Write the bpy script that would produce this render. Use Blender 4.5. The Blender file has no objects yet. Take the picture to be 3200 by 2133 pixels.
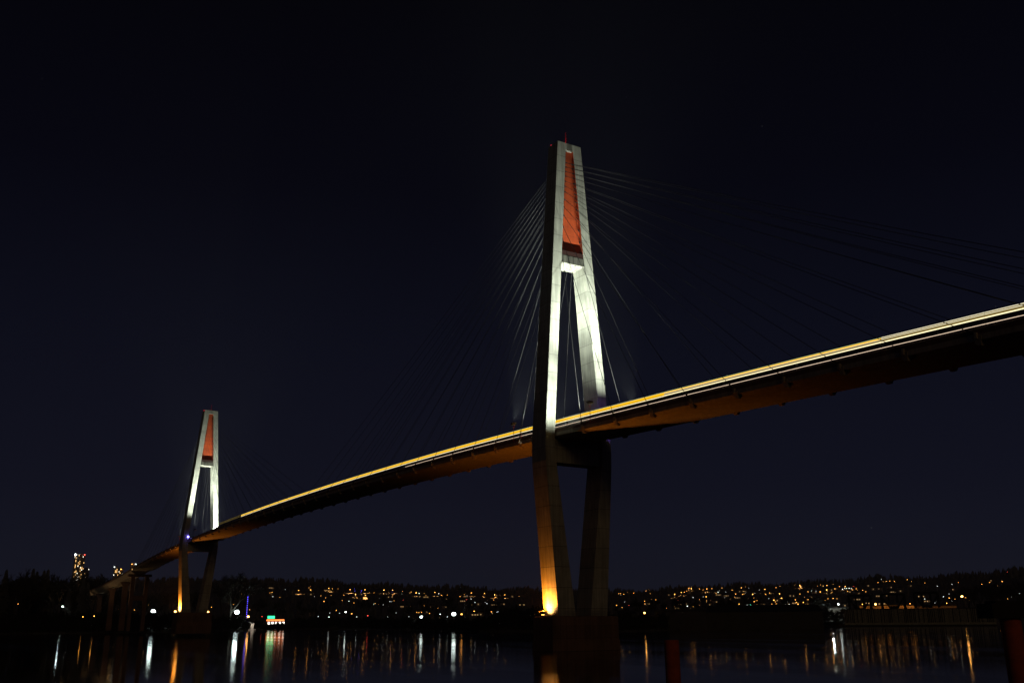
import bpy, bmesh, math, random
from mathutils import Vector, Matrix
random.seed(7)
S = bpy.context.scene
COL = S.collection
R = math.radians

# ------------------------------------------------------------------ camera
CAM = Vector((177.659, -127.07, 6.11))
FPX = 2940.98
pi_, ro_, ya_ = R(16.568), R(-.364), R(58.057)
F_ = Vector((-math.sin(ya_)*math.cos(pi_), math.cos(ya_)*math.cos(pi_), math.sin(pi_)))
R0 = Vector((math.cos(ya_), math.sin(ya_), 0))
U0 = R0.cross(F_)
RX = R0*math.cos(ro_) + U0*math.sin(ro_)
UX = -R0*math.sin(ro_) + U0*math.cos(ro_)
cd = bpy.data.cameras.new('camera'); cam = bpy.data.objects.new('camera', cd); COL.objects.link(cam)
cd.sensor_width = 36; cd.lens = FPX/3200*36; cd.clip_start = .5; cd.clip_end = 30000
m = Matrix((RX, UX, -F_)).transposed().to_4x4(); m.translation = CAM
cam.matrix_world = m
S.camera = cam

# ------------------------------------------------------------------ night sky
W = bpy.data.worlds.new('World'); S.world = W; W.use_nodes = True
nt = W.node_tree; nt.nodes.clear()
def N(nt, t, **k):
    n = nt.nodes.new(t)
    for a, b in k.items():
        if a in n.inputs: n.inputs[a].default_value = b
        else: setattr(n, a, b)
    return n
tc = N(nt, 'ShaderNodeTexCoord'); sep = N(nt, 'ShaderNodeSeparateXYZ')
nt.links.new(tc.outputs['Generated'], sep.inputs[0])
ramp = N(nt, 'ShaderNodeValToRGB')
cr = ramp.color_ramp
stops = [(0, (.0080, .0094, .0180)), (.05, (.0076, .0086, .0168)), (.13, (.0054, .0060, .0132)), (.28, (.0036, .0041, .0096)),
         (.43, (.0018, .0019, .0048)), (.60, (.0010, .0010, .0024)), (1, (.0008, .0008, .0018))]
while len(cr.elements) < len(stops): cr.elements.new(.5)
for e, (p, c) in zip(cr.elements, stops): e.position = p; e.color = (*c, 1)
nt.links.new(sep.outputs['Z'], ramp.inputs[0])
bg = N(nt, 'ShaderNodeBackground'); bg.inputs['Strength'].default_value = 1
vor = N(nt, 'ShaderNodeTexVoronoi'); vor.inputs['Scale'].default_value = 38
nt.links.new(tc.outputs['Generated'], vor.inputs['Vector'])
lt = N(nt, 'ShaderNodeMath', operation='LESS_THAN'); nt.links.new(vor.outputs['Distance'], lt.inputs[0]); lt.inputs[1].default_value = .022
sc_ = N(nt, 'ShaderNodeSeparateColor'); nt.links.new(vor.outputs['Color'], sc_.inputs[0])
pw = N(nt, 'ShaderNodeMath', operation='POWER'); nt.links.new(sc_.outputs[0], pw.inputs[0]); pw.inputs[1].default_value = 6
ml = N(nt, 'ShaderNodeMath', operation='MULTIPLY'); nt.links.new(pw.outputs[0], ml.inputs[0]); nt.links.new(lt.outputs[0], ml.inputs[1])
ml2 = N(nt, 'ShaderNodeMath', operation='MULTIPLY'); nt.links.new(ml.outputs[0], ml2.inputs[0]); ml2.inputs[1].default_value = .05
ad = N(nt, 'ShaderNodeVectorMath', operation='ADD'); nt.links.new(ramp.outputs[0], ad.inputs[0]); nt.links.new(ml2.outputs[0], ad.inputs[1])
nt.links.new(ad.outputs[0], bg.inputs[0])
out = N(nt, 'ShaderNodeOutputWorld'); nt.links.new(bg.outputs[0], out.inputs[0])

# faint warm town glow, far dimmer than any daylight: from behind the camera
sd = bpy.data.lights.new('town_glow', 'SUN'); sd.energy = .065; sd.color = (1, .62, .26); sd.angle = R(12)
so = bpy.data.objects.new('town_glow', sd); COL.objects.link(so)
so.rotation_euler = Vector((-.93, .25, -.22)).to_track_quat('-Z', 'Y').to_euler()

S.view_settings.view_transform = 'Standard'; S.view_settings.look = 'None'
S.view_settings.exposure = 0; S.view_settings.gamma = 1; S.view_settings.use_curve_mapping = False
S.cycles.use_denoising = True
S.cycles.max_bounces = 6; S.cycles.diffuse_bounces = 2; S.cycles.glossy_bounces = 3
S.cycles.sample_clamp_indirect = 4; S.cycles.caustics_reflective = False; S.cycles.caustics_refractive = False
S.cycles.use_light_tree = True

# ------------------------------------------------------------------ pixel <-> place helpers (photo pixels, 3200 wide)
def ray(u, v): return F_ + RX*((u-1600)/FPX) + UX*((1066.5-v)/FPX)
def flat(u):                                   # horizontal unit direction for an image column near the horizon
    d = ray(u, 1941.5-(u-1600)*.00625); d.z = 0; return d.normalized()
def ground(u, r, z=0): d = flat(u); return Vector((CAM.x+d.x*r, CAM.y+d.y*r, z))
def horizon(u): return 1941.5-(u-1600)*.00625
def project(p):
    d = Vector(p)-CAM; w = d.dot(F_); return 1600+FPX*d.dot(RX)/w, 1066.5-FPX*d.dot(UX)/w
def interp(t, x):
    if x <= t[0][0]: return t[0][1]
    for a, b in zip(t, t[1:]):
        if x <= b[0]: return a[1]+(b[1]-a[1])*(x-a[0])/(b[0]-a[0])
    return t[-1][1]

# ------------------------------------------------------------------ materials
def mat(name, col, rough=.7, metal=0, var=.0, vs=1., bump=0, emit=None, es=0, **k):
    m = bpy.data.materials.new(name); m.use_nodes = True
    t = m.node_tree; b = t.nodes['Principled BSDF']
    b.inputs['Base Color'].default_value = (*col, 1); b.inputs['Roughness'].default_value = rough; b.inputs['Metallic'].default_value = metal
    if var or bump:
        tc = N(t, 'ShaderNodeTexCoord'); no = N(t, 'ShaderNodeTexNoise'); no.inputs['Scale'].default_value = vs; no.inputs['Detail'].default_value = 6
        t.links.new(tc.outputs['Object'], no.inputs['Vector'])
        if var:
            mr = N(t, 'ShaderNodeMapRange'); mr.inputs[1].default_value = .3; mr.inputs[2].default_value = .7
            mr.inputs[3].default_value = 1-var; mr.inputs[4].default_value = 1+var
            t.links.new(no.outputs[0], mr.inputs[0])
            mx = N(t, 'ShaderNodeVectorMath', operation='SCALE'); mx.inputs[0].default_value = col
            t.links.new(mr.outputs[0], mx.inputs['Scale']); t.links.new(mx.outputs[0], b.inputs['Base Color'])
        if bump:
            bu = N(t, 'ShaderNodeBump'); bu.inputs['Strength'].default_value = bump
            t.links.new(no.outputs[0], bu.inputs['Height']); t.links.new(bu.outputs[0], b.inputs['Normal'])
    if emit: b.inputs['Emission Color'].default_value = (*emit, 1); b.inputs['Emission Strength'].default_value = es
    return m

def concrete(name, col, joint=4.4, off=0., streak=.22):
    """poured concrete: lift joints every few metres, board marks, rain streaks and blotches"""
    m = bpy.data.materials.new(name); m.use_nodes = True; t = m.node_tree; L = t.links.new
    b = t.nodes['Principled BSDF']; b.inputs['Roughness'].default_value = .85
    tc = N(t, 'ShaderNodeTexCoord'); sp = N(t, 'ShaderNodeSeparateXYZ'); L(tc.outputs['Object'], sp.inputs[0])
    # lift joint
    a = N(t, 'ShaderNodeMath', operation='ADD'); L(sp.outputs['Z'], a.inputs[0]); a.inputs[1].default_value = off
    d = N(t, 'ShaderNodeMath', operation='DIVIDE'); L(a.outputs[0], d.inputs[0]); d.inputs[1].default_value = joint
    f = N(t, 'ShaderNodeMath', operation='FRACT'); L(d.outputs[0], f.inputs[0])
    l = N(t, 'ShaderNodeMath', operation='LESS_THAN'); L(f.outputs[0], l.inputs[0]); l.inputs[1].default_value = .028
    # each lift its own tone
    fl = N(t, 'ShaderNodeMath', operation='FLOOR'); L(d.outputs[0], fl.inputs[0])
    wn = N(t, 'ShaderNodeTexWhiteNoise', noise_dimensions='1D'); L(fl.outputs[0], wn.inputs['W'])
    # streaks: noise stretched along z
    mp = N(t, 'ShaderNodeMapping'); mp.inputs['Scale'].default_value = (1.3, 1.3, .07); L(tc.outputs['Object'], mp.inputs[0])
    n1 = N(t, 'ShaderNodeTexNoise'); n1.inputs['Scale'].default_value = 1.4; n1.inputs['Detail'].default_value = 7; L(mp.outputs[0], n1.inputs['Vector'])
    n2 = N(t, 'ShaderNodeTexNoise'); n2.inputs['Scale'].default_value = .35; n2.inputs['Detail'].default_value = 9; L(tc.outputs['Object'], n2.inputs['Vector'])
    def rng(s, lo, hi, a=.32, c=.68):
        r = N(t, 'ShaderNodeMapRange'); r.inputs[1].default_value = a; r.inputs[2].default_value = c
        r.inputs[3].default_value = lo; r.inputs[4].default_value = hi; L(s, r.inputs[0]); return r.outputs[0]
    def mul(x, y):
        q = N(t, 'ShaderNodeMath', operation='MULTIPLY'); L(x, q.inputs[0]); L(y, q.inputs[1]); return q.outputs[0]
    s = mul(mul(rng(n1.outputs[0], 1-streak*1.3, 1+streak*.6), rng(n2.outputs[0], .82, 1.1)), mul(rng(wn.outputs[0], .9, 1.07, 0, 1), rng(l.outputs[0], 1, .5, 0, 1)))
    sc = N(t, 'ShaderNodeVectorMath', operation='SCALE'); sc.inputs[0].default_value = col; L(s, sc.inputs['Scale'])
    L(sc.outputs[0], b.inputs['Base Color'])
    bu = N(t, 'ShaderNodeBump'); bu.inputs['Strength'].default_value = .25; bu.inputs['Distance'].default_value = .05
    L(n1.outputs[0], bu.inputs['Height']); L(bu.outputs[0], b.inputs['Normal'])
    return m

M = {}
M['concrete'] = concrete('concrete', (.42, .43, .37))
M['stained'] = concrete('stained_concrete', (.19, .19, .155), joint=90, streak=.7)
M['soffit'] = concrete('deck_concrete', (.42, .36, .27), joint=400)
M['cap'] = concrete('cap_concrete', (.20, .12, .085), joint=2.6)
M['red'] = concrete('red_panel', (.56, .080, .014), joint=2.35, off=.9, streak=.08)
M['maroon'] = mat('shadow_maroon', (.03, .008, .006), .7)  # near-black tone carries the shadow at the panel foot
M['cable'] = mat('cable_sheath', (.024, .024, .026), .7)
M['steel'] = mat('galvanised_steel', (.22, .22, .23), .5, .3, var=.1, vs=3)
M['portalsteel'] = mat('tarred_steel', (.006, .005, .005), .9)
M['darksteel'] = mat('dark_steel', (.04, .035, .035), .6)
M['redpole'] = mat('red_painted_pole', (.35, .03, .04), .5)
M['rail'] = mat('pale_handrail', (.82, .72, .64), .35, .0)
M['track'] = mat('track', (.06, .05, .045), .8)
M['trainbody'] = mat('train_body', (.10, .11, .13), .35, .2, var=.05, vs=2)
M['amber'] = mat('amber_streak_glow', (.2, .1, 0), .3, emit=(1, .53, .008), es=1.02)  # this and the next five: glow colours imitating the train's light streak
M['whitelit'] = mat('white_streak_glow', (.3, .3, .3), .2, emit=(1, .86, .50), es=1.4)
M['loweststreak'] = mat('lowest_streak_glow', (.3, .3, .3), .3, emit=(1, .74, .52), es=1.15)  # glow of the streak's lowest line, no real fitting
M['olive'] = mat('dim_streak_glow', (.1, .09, .03), .3, emit=(.19, .135, .035), es=1)
M['palelit'] = mat('pale_streak_glow', (.2, .2, .2), .3, emit=(1, .93, .66), es=1.3)
M['greenlit'] = mat('green_streak_glow', (.2, .2, .2), .3, emit=(.35, .55, .34), es=1)
M['land'] = mat('night_ground', (.11, .105, .10), .95, var=.35, vs=.02)
M['forest'] = mat('conifer_forest', (.12, .118, .12), .95)
M['brush'] = mat('bank_brush', (.022, .022, .018), .95)
M['bark'] = mat('bark', (.045, .038, .03), .95)
M['twig'] = mat('bare_twigs', (.04, .036, .03), .95)
M['pile'] = mat('rusty_pile', (.50, .085, .032), .8, var=.25, vs=3, bump=.3)
M['timber'] = mat('old_timber', (.34, .34, .26), .9, var=.35, vs=.7)
M['tarry'] = mat('tarred_timber', (.03, .024, .02), .9, var=.3, vs=.7)
M['roof'] = mat('dark_roof', (.03, .03, .03), .8)
M['wall'] = mat('drab_wall', (.07, .065, .06), .8, var=.2, vs=.2)
M['facade'] = mat('tower_block_facade', (.35, .30, .27), .8)

def glow(name, c, s): 
    M[name] = mat(name, (.05, .05, .05), .4, emit=c, es=s)
AM = (1, .42, .09); WH = (.85, 1, .92)
glow('glow_amber', (1, .40, .07), 7.5); glow('glow_white', (.9, 1, .95), 3); glow('flood_soft', (.85, 1, .95), 7); glow('glow_red', (1, .08, .05), 6); glow('glow_blue', (.12, .08, 1), 5); glow('glow_green', (.1, 1, .6), 5)
glow('flood_white', (.8, 1, .95), 20); glow('flood_amber', (1, .42, .09), 20); glow('house_window', (1, .6, .25), .9); glow('window_warm', (1, .55, .18), 2.2); glow('window_white', (1, .95, .8), 2.5)
glow('beacon_red', (1, .03, .05), 6); glow('led_blue', (.2, .15, 1), 12)
glow('sign_green', (.04, 1, .35), 2.2); glow('sign_orange', (1, .22, .05), 2.2); glow('lens_white', (.95, 1, .95), 20); glow('lens_amber', (1, .5, .1), 12)

# water: dark, glossy, long ripples
wm = bpy.data.materials.new('river_water'); wm.use_nodes = True; t = wm.node_tree; b = t.nodes['Principled BSDF']
b.inputs['Base Color'].default_value = (.0022, .0026, .004, 1); b.inputs['Roughness'].default_value = .05; b.inputs['IOR'].default_value = 1.33
tc = N(t, 'ShaderNodeTexCoord'); mp = N(t, 'ShaderNodeMapping'); mp.inputs['Rotation'].default_value = (0, 0, ya_); mp.inputs['Scale'].default_value = (.35, 1, 1)
t.links.new(tc.outputs['Object'], mp.inputs[0])
n1 = N(t, 'ShaderNodeTexNoise'); n1.inputs['Scale'].default_value = .55; n1.inputs['Detail'].default_value = 5; t.links.new(mp.outputs[0], n1.inputs['Vector'])
bu = N(t, 'ShaderNodeBump'); bu.inputs['Strength'].default_value = .05; bu.inputs['Distance'].default_value = .3
t.links.new(n1.outputs[0], bu.inputs['Height']); t.links.new(bu.outputs[0], b.inputs['Normal'])
n2 = N(t, 'ShaderNodeTexNoise'); n2.inputs['Scale'].default_value = .02; n2.inputs['Detail'].default_value = 4
mp2 = N(t, 'ShaderNodeMapping'); mp2.inputs['Rotation'].default_value = (0, 0, ya_); mp2.inputs['Scale'].default_value = (.25, 2.2, 1)
t.links.new(tc.outputs['Object'], mp2.inputs[0]); t.links.new(mp2.outputs[0], n2.inputs['Vector'])
mr = N(t, 'ShaderNodeMapRange'); mr.inputs[1].default_value = .35; mr.inputs[2].default_value = .65; mr.inputs[3].default_value = .03; mr.inputs[4].default_value = .10
t.links.new(n2.outputs[0], mr.inputs[0]); t.links.new(mr.outputs[0], b.inputs['Roughness'])
M['water'] = wm

# ------------------------------------------------------------------ mesh helpers
class MB:
    def __init__(s): s.v = []; s.f = []; s.mi = []
    def add(s, vs, fs, mi=0):
        o = len(s.v); s.v += [tuple(v) for v in vs]; s.f += [[i+o for i in f] for f in fs]; s.mi += [mi]*len(fs); return s
    def hexa(s, a, b, mi=0):     # two quads of four points, a below b
        return s.add(list(a)+list(b), [(3, 2, 1, 0), (4, 5, 6, 7), (0, 1, 5, 4), (1, 2, 6, 5), (2, 3, 7, 6), (3, 0, 4, 7)], mi)
    def box(s, x0, x1, y0, y1, z0, z1, mi=0):
        return s.hexa([(x0, y0, z0), (x1, y0, z0), (x1, y1, z0), (x0, y1, z0)], [(x0, y0, z1), (x1, y0, z1), (x1, y1, z1), (x0, y1, z1)], mi)
    def loft(s, rings, mi=0, cap=True):
        n = len(rings[0]); vs = [p for r in rings for p in r]; fs = []
        for k in range(len(rings)-1):
            for i in range(n): j = (i+1) % n; fs.append((k*n+i, k*n+j, (k+1)*n+j, (k+1)*n+i))
        if cap: fs.append(tuple(range(n))[::-1]); fs.append(tuple((len(rings)-1)*n+i for i in range(n)))
        return s.add(vs, fs, mi)
    def tube(s, a, b, r0, r1=None, n=6, mi=0):
        a = Vector(a); b = Vector(b); r1 = r0 if r1 is None else r1
        d = (b-a).normalized(); p = d.orthogonal().normalized(); q = d.cross(p)
        return s.loft([[c+(p*math.cos(2*math.pi*i/n)+q*math.sin(2*math.pi*i/n))*r for i in range(n)] for c, r in ((a, r0), (b, r1))], mi)
    def poly(s, pts, r, n=6, mi=0):
        for a, b in zip(pts, pts[1:]): s.tube(a, b, r, r, n, mi)
        return s
    def ball(s, c, r, mi=0, n=8, k=5, sq=1):
        c = Vector(c); rings = []
        for j in range(1, k):
            th = math.pi*j/k; rings.append([c+Vector((math.sin(th)*math.cos(2*math.pi*i/n)*r, math.sin(th)*math.sin(2*math.pi*i/n)*r, -math.cos(th)*r*sq)) for i in range(n)])
        return s.loft(rings, mi)
    def mesh(s, name, mats):
        me = bpy.data.meshes.new(name); me.from_pydata(s.v, [], s.f)
        for mm in (mats if isinstance(mats, (list, tuple)) else [mats]): me.materials.append(M[mm] if isinstance(mm, str) else mm)
        me.polygons.foreach_set('material_index', s.mi)
        bm = bmesh.new(); bm.from_mesh(me); bmesh.ops.recalc_face_normals(bm, faces=bm.faces); bm.to_mesh(me); bm.free(); return me
    def build(s, name, mats, parent=None, bevel=0):
        o = bpy.data.objects.new(name, s.mesh(name, mats)); COL.objects.link(o)
        if parent is not None: o.parent = parent
        if bevel:
            md = o.modifiers.new('bevel', 'BEVEL'); md.width = bevel; md.segments = 2; md.limit_method = 'ANGLE'
        return o
def tag(o, label=None, cat=None, group=None, kind=None):
    for a, b in (('label', label), ('category', cat), ('group', group), ('kind', kind)):
        if b: o[a] = b
    return o
def empty(name, loc=(0, 0, 0), rz=0):
    o = bpy.data.objects.new(name, None); COL.objects.link(o); o.location = loc; o.rotation_euler = (0, 0, rz); return o
def lamp(name, kind, loc, energy, color, parent=None, aim=None, size=.2, angle=None, blend=.3):
    l = bpy.data.lights.new(name, kind); l.energy = energy; l.color = color
    if kind in ('SPOT', 'POINT'): l.shadow_soft_size = size
    if kind == 'SPOT': l.spot_size = R(angle); l.spot_blend = blend
    o = bpy.data.objects.new(name, l); COL.objects.link(o); o.location = loc
    if aim is not None: o.rotation_euler = (Vector(aim)-Vector(loc)).to_track_quat('-Z', 'Y').to_euler()
    if parent is not None: o.parent = parent
    return o

# ------------------------------------------------------------------ alignment of the deck (z of the handrail, along x)
ZL = [(-1100, 26), (-760, 29.6), (-666, 31.3), (-609, 33.2), (-545, 36.6), (-480, 41.2), (-454, 43.0), (-402, 45.9), (-357, 47.8), (-320, 49.1), (-283, 50.0), (-240, 50.7), (-200, 51.1), (-160, 51.1),
      (-130, 51.0), (-92, 50.6), (-60, 50.15), (-37, 49.65), (0, 48.6), (52, 46.95), (98, 45.2), (138, 43.3), (200, 41.5), (300, 37)]
def zl(x):
    return sum(interp(ZL, x+d) for d in (-18, -9, 0, 9, 18))/5
YL = lambda x: 0.0 if x > -560 else -(x+560)**2*.00002

# ------------------------------------------------------------------ ground, water
def shoreD(u): return interp([(-2500, 700), (-300, 760), (600, 800), (800, 1000), (1050, 1050), (1250, 850), (1500, 640), (1940, 590), (2350, 800), (2600, 1050), (3200, 1350), (4600, 1500)], u)
SKY = [(-800, 1850), (0, 1850), (350, 1820), (700, 1812), (950, 1812), (1250, 1826), (1650, 1836), (1950, 1840), (2100, 1836), (2300, 1826), (2600, 1818), (2800, 1810), (3000, 1803), (3200, 1797), (4200, 1792)]
def ridgeH(u): return (horizon(u)-interp(SKY, u)-6)/FPX*3000+CAM.z-13
def terrain(u, r):
    s = shoreD(u)
    if r < s: return -1
    if r < s+14: return -1+4.5*(r-s)/14
    r1 = max(1350, s+150)
    if r < r1: return 3.5+2.5*(r-s-14)/(r1-s-14)
    t = min(1, (r-r1)/(3000-r1)); H = ridgeH(u)
    return 6+(H-6)*(t**1.15)+2*math.sin(u*.013+r*.004)
us = list(range(-2500, 5700, 40)); rows = []
g = MB(); cols = []
for u in us:
    s = shoreD(u); r1 = max(1350, s+150)
    rr = [s, s+4, s+9, s+14]+[s+14+(r1-s-14)*k/6 for k in range(1, 7)]+[r1+(3000-r1)*k/16 for k in range(1, 17)]+[3300, 3800, 4400]
    cols.append([ground(u, r, terrain(u, r)+(-(r-3000)*.01 if r > 3000 else 0)) for r in rr])
n = len(cols[0])
g.add([p for c in cols for p in c], [(i*n+j, (i+1)*n+j, (i+1)*n+j+1, i*n+j+1) for i in range(len(cols)-1) for j in range(n-1)])
o = g.build('ground', 'land'); tag(o, kind='structure')
for p in o.data.polygons: p.use_smooth = True
w = MB().add([(-5000, -5000, 0), (5000, -5000, 0), (5000, 5000, 0), (-5000, 5000, 0)], [(0, 1, 2, 3)])
tag(w.build('river_water', 'water'), kind='structure')

# ------------------------------------------------------------------ bridge towers
OUT = [(7.25, 6.62), (38, 9.05), (41, 9.25), (43.9, 9.35), (46.8, 9.25), (50, 9.02), (122.94, 3.58)]
INN = [(7.25, 2.0), (40.7, 6.4), (43.9, 6.75), (47, 6.72), (50, 6.45), (89.9, 3.43), (121, 1.13), (122.94, 1.0)]
HX = [(7.25, 2.87), (43.9, 2.91), (122.94, 2.13)]
def make_tower(root, cls):
    zs = [7.25, 20, 32, 38, 41, 43.9, 46.8, 50, 60, 75, 89.9, 105, 121, 122.94]
    for s in (-1, 1):
        rings = []
        for z in zs:
            yo, yi, hx = s*interp(OUT, z), s*interp(INN, z), interp(HX, z)
            rings.append([(-hx, yo, z), (hx, yo, z), (hx, yi, z), (-hx, yi, z)])
        MB().loft(rings).build('leg', 'concrete', root, bevel=.10)
    def trap(z0, z1, hx0, hx1, e=.15, inn=INN):
        a = interp(inn, z0)+e; b = interp(inn, z1)+e
        return [(-hx0, -a, z0), (hx0, -a, z0), (hx0, a, z0), (-hx0, a, z0)], [(-hx1, -b, z1), (hx1, -b, z1), (hx1, b, z1), (-hx1, b, z1)]
    MB().hexa(*trap(89.9, 91.9, 2.44, 2.42)).build('portal_beam', 'stained', root)
    # red infill between the legs, set back from both faces, with its painted cheeks
    zz = [91.9, 100, 110, 121.0]
    p = MB().hexa(*trap(91.9, 121.0, 2.42-1.0, 2.15-.85, .05)); p.build('infill_panel', 'red', root)
    for s in (-1, 1):
        c = MB()
        for q in (-1, 1):
            a = [(q*(2.42-1.0), s*(3.33), 93.2), (q*2.34, s*(3.20), 93.2)]
            b_ = [(q*(1.30), s*1.13, 121), (q*2.09, s*1.13, 121)]
            y0, y1 = interp(INN, 93.2)-.04, interp(INN, 121)-.04
            c.hexa([(q*1.40, s*y0, 93.2), (q*2.36, s*y0, 93.2), (q*2.36, s*(y0+.02), 93.2), (q*1.40, s*(y0+.02), 93.2)],
                   [(q*1.28, s*y1, 121), (q*2.09, s*y1, 121), (q*2.09, s*(y1+.02), 121), (q*1.28, s*(y1+.02), 121)])
        c.build('side_lining', 'red', root)
    for q in (-1, 1):
        yy = interp(INN, 92.5)
        MB().box(min(q*1.42, q*2.34), max(q*1.42, q*2.34), -yy, yy, 91.95, 93.2).build('shadow_ledge', 'maroon', root)  # dark ledge: the beam's shadow on the panel foot put into its colour
    MB().hexa(*trap(121.0, 122.9, 2.12, 2.10)).build('top_beam', 'concrete', root)
    # lower cross beam with ledge and pipes below the deck
    MB().box(-2.0, 2.0, -6.6, 6.6, 40.8, 44.6).build('cross_beam', 'concrete', root, bevel=.08)
    MB().box(-1.6, 1.6, -6.4, 6.4, 44.6, 46.3).build('bearing_seat', 'concrete', root)
    pp = MB()
    for k, z in enumerate((44.9, 45.3, 45.8)): pp.tube((2.1-.12*k, -6.3, z), (2.1-.12*k, 6.3, z), .07, n=6)
    pp.build('service_pipe', 'steel', root)
    # pier cap
    def octo(hx, hy, c, z): return [(-hx, -hy+c, z), (-hx+c, -hy, z), (hx-c, -hy, z), (hx, -hy+c, z), (hx, hy-c, z), (hx-c, hy, z), (-hx+c, hy, z), (-hx, hy-c, z)]
    cap = MB().loft([octo(4.3, 8.9, .5, 2.2), octo(4.3, 8.9, .5, 7.0), octo(4.15, 8.75, .5, 7.22)]).loft([octo(4.45, 9.05, .5, -4), octo(4.45, 9.05, .5, 2.2)])
    cap.build('pier_cap', 'cap', root)
    # guard rail on the cap
    ra = MB()
    per = [(-3.9, -8.4), (3.9, -8.4), (3.9, 8.4), (-3.9, 8.4), (-3.9, -8.4)]
    for (x0, y0), (x1, y1) in zip(per, per[1:]):
        nn = int(math.hypot(x1-x0, y1-y0)/1.6)
        for z in (7.75, 8.3): ra.tube((x0, y0, z), (x1, y1, z), .03, n=5)
        for k in range(nn): t_ = k/nn; ra.tube((x0+(x1-x0)*t_, y0+(y1-y0)*t_, 7.2), (x0+(x1-x0)*t_, y0+(y1-y0)*t_, 8.3), .03, n=5)
    ra.build('guard_rail', 'steel', root)
    # antenna and obstruction lights
    an = MB().tube((0.2, .3, 122.9), (0.2, .3, 127.2), .07)
    for k in range(5): an.tube((-.1, .3, 123.6+.8*k), (.5, .3, 123.9+.8*k), .05)
    an.build('antenna', 'redpole', root)
    for y in (-3.0,): MB().ball((-1.6, y, 123.3), .17, n=8).tube((-1.6, y, 122.9), (-1.6, y, 123.2), .05).build('warning_light', 'beacon_red', root)
    lamp('beacon_glow', 'POINT', (.9, -.3, 123.6), 90, (1, .03, .05), root, size=.1)

TZ = [93.9, 96.9, 100.1, 103.2, 105.4, 107.5, 109.6, 111.1, 112.5, 113.9, 115.2, 116.5, 117.7, 118.7]
def cable_ends(main):
    n = 14 if main else 13
    for k in range(n):
        d = 12.9+11.6*k if (main or k <= 9) else 117.3+5.2*(k-9)
        yield d, TZ[k]
def make_cables(root, x0, sgn_main, zt, inv):
    """stays: both planes, both directions; zt maps nominal tower z to world z; inv turns world points into the tower's own frame"""
    for main in (True, False):
        sg = sgn_main if main else -sgn_main
        for d, tz in cable_ends(main):
            for s in (-1, 1):
                yp = s*(interp(INN, tz)-.35); hx = interp(HX, tz)-.75
                a = Vector((x0+sg*hx, yp, zt(tz))); xd = x0+sg*d; b_ = Vector((xd, s*6.42, zl(xd)-.9))
                # a slight sag
                pts = []
                L = (b_-a).length
                for i in range(5):
                    q = i/4; p = a.lerp(b_, q); p.z -= 4*q*(1-q)*L*.0025; pts.append(inv(p))
                mb = MB().poly(pts, .055, 6)
                mb.tube(inv(b_), inv(b_.lerp(a, 1.6/L)), .16, n=8)
                mb.tube(inv(a), inv(a.lerp(b_, .9/L)), .15, n=8)
                mb.build('stay_cable', 'cable', root)

near = empty('bridge_tower', (0, 0, 0))
tag(near, 'large concrete cable-stayed bridge tower with red infill panel, nearest, orange light at its foot', 'bridge tower', 'towers of the bridge')
make_tower(near, None)
make_cables(near, 0, -1, lambda z: z, lambda p: p)

far = empty('bridge_tower', (-340, 0, 5.08), .046)
far.scale = (1, 1, .918)
tag(far, 'small distant bridge tower with red infill panel on the left, across the river', 'bridge tower', 'towers of the bridge')
make_tower(far, None)
bpy.context.view_layer.update()
FI = far.matrix_world.inverted()
make_cables(far, -340, 1, lambda z: z*.918+5.08, lambda p: FI @ p)

# ------------------------------------------------------------------ deck
deck = empty('bridge_deck'); tag(deck, 'long curved elevated rail deck crossing the whole picture below the stay cables', 'bridge deck')
xs = [x for x in range(-1080, 260, 6)]
HW = 6.2
def section(x):
    z = zl(x); y = YL(x); main = x > -484
    if main: pr = [(-HW, z-.95), (-HW, z-1.75), (-HW+.9, z-2.15), (HW-.9, z-2.15), (HW, z-1.75), (HW, z-.95)]
    else: pr = [(-HW+.6, z-.95), (-HW+.6, z-1.5), (-2.6, z-3.6), (2.6, z-3.6), (HW-.6, z-1.5), (HW-.6, z-.95)]
    return [(x, y+a, b) for a, b in pr]
MB().loft([section(x) for x in xs if x > -484]).build('deck_slab', 'soffit', deck)
MB().loft([section(x) for x in xs if x <= -484]).build('approach_girder', 'soffit', deck)
for s in (-1, 1):
    e = MB(); h = MB()
    xm = [x for x in xs if x > -484]
    # edge upstand
    e.loft([[(x, s*HW, zl(x)-.95), (x, s*(HW-.28), zl(x)-.95), (x, s*(HW-.28), zl(x)-.25), (x, s*HW, zl(x)-.25)] for x in xs if x > -484])
    e.loft([[(x, YL(x)+s*(HW-.6), zl(x)-.95), (x, YL(x)+s*(HW-.9), zl(x)-.95), (x, YL(x)+s*(HW-.9), zl(x)-.0), (x, YL(x)+s*(HW-.6), zl(x)-.0)] for x in xs if x <= -484])
    e.build('edge_upstand', 'cap', deck)
    for x in xm:
        h.box(x-.03, x+.03, min(s*(HW-.1), s*(HW-.18)), max(s*(HW-.1), s*(HW-.18)), zl(x)-.25, zl(x)-.06, 1)
    h.loft([[(x, s*(HW-.04), zl(x)-.08), (x, s*(HW-.30), zl(x)-.08), (x, s*(HW-.30), zl(x)+.05), (x, s*(HW-.04), zl(x)+.05)] for x in xm])
    h.build('handrail', ['rail', 'steel'], deck)
for y in (-3.6, -2.2, 2.2, 3.6):
    MB().loft([[(x, YL(x)+y-.05, zl(x)-.94), (x, YL(x)+y+.05, zl(x)-.94), (x, YL(x)+y+.05, zl(x)-.46), (x, YL(x)+y-.05, zl(x)-.46)] for x in xs]).build('track_rail', 'track', deck)
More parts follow.
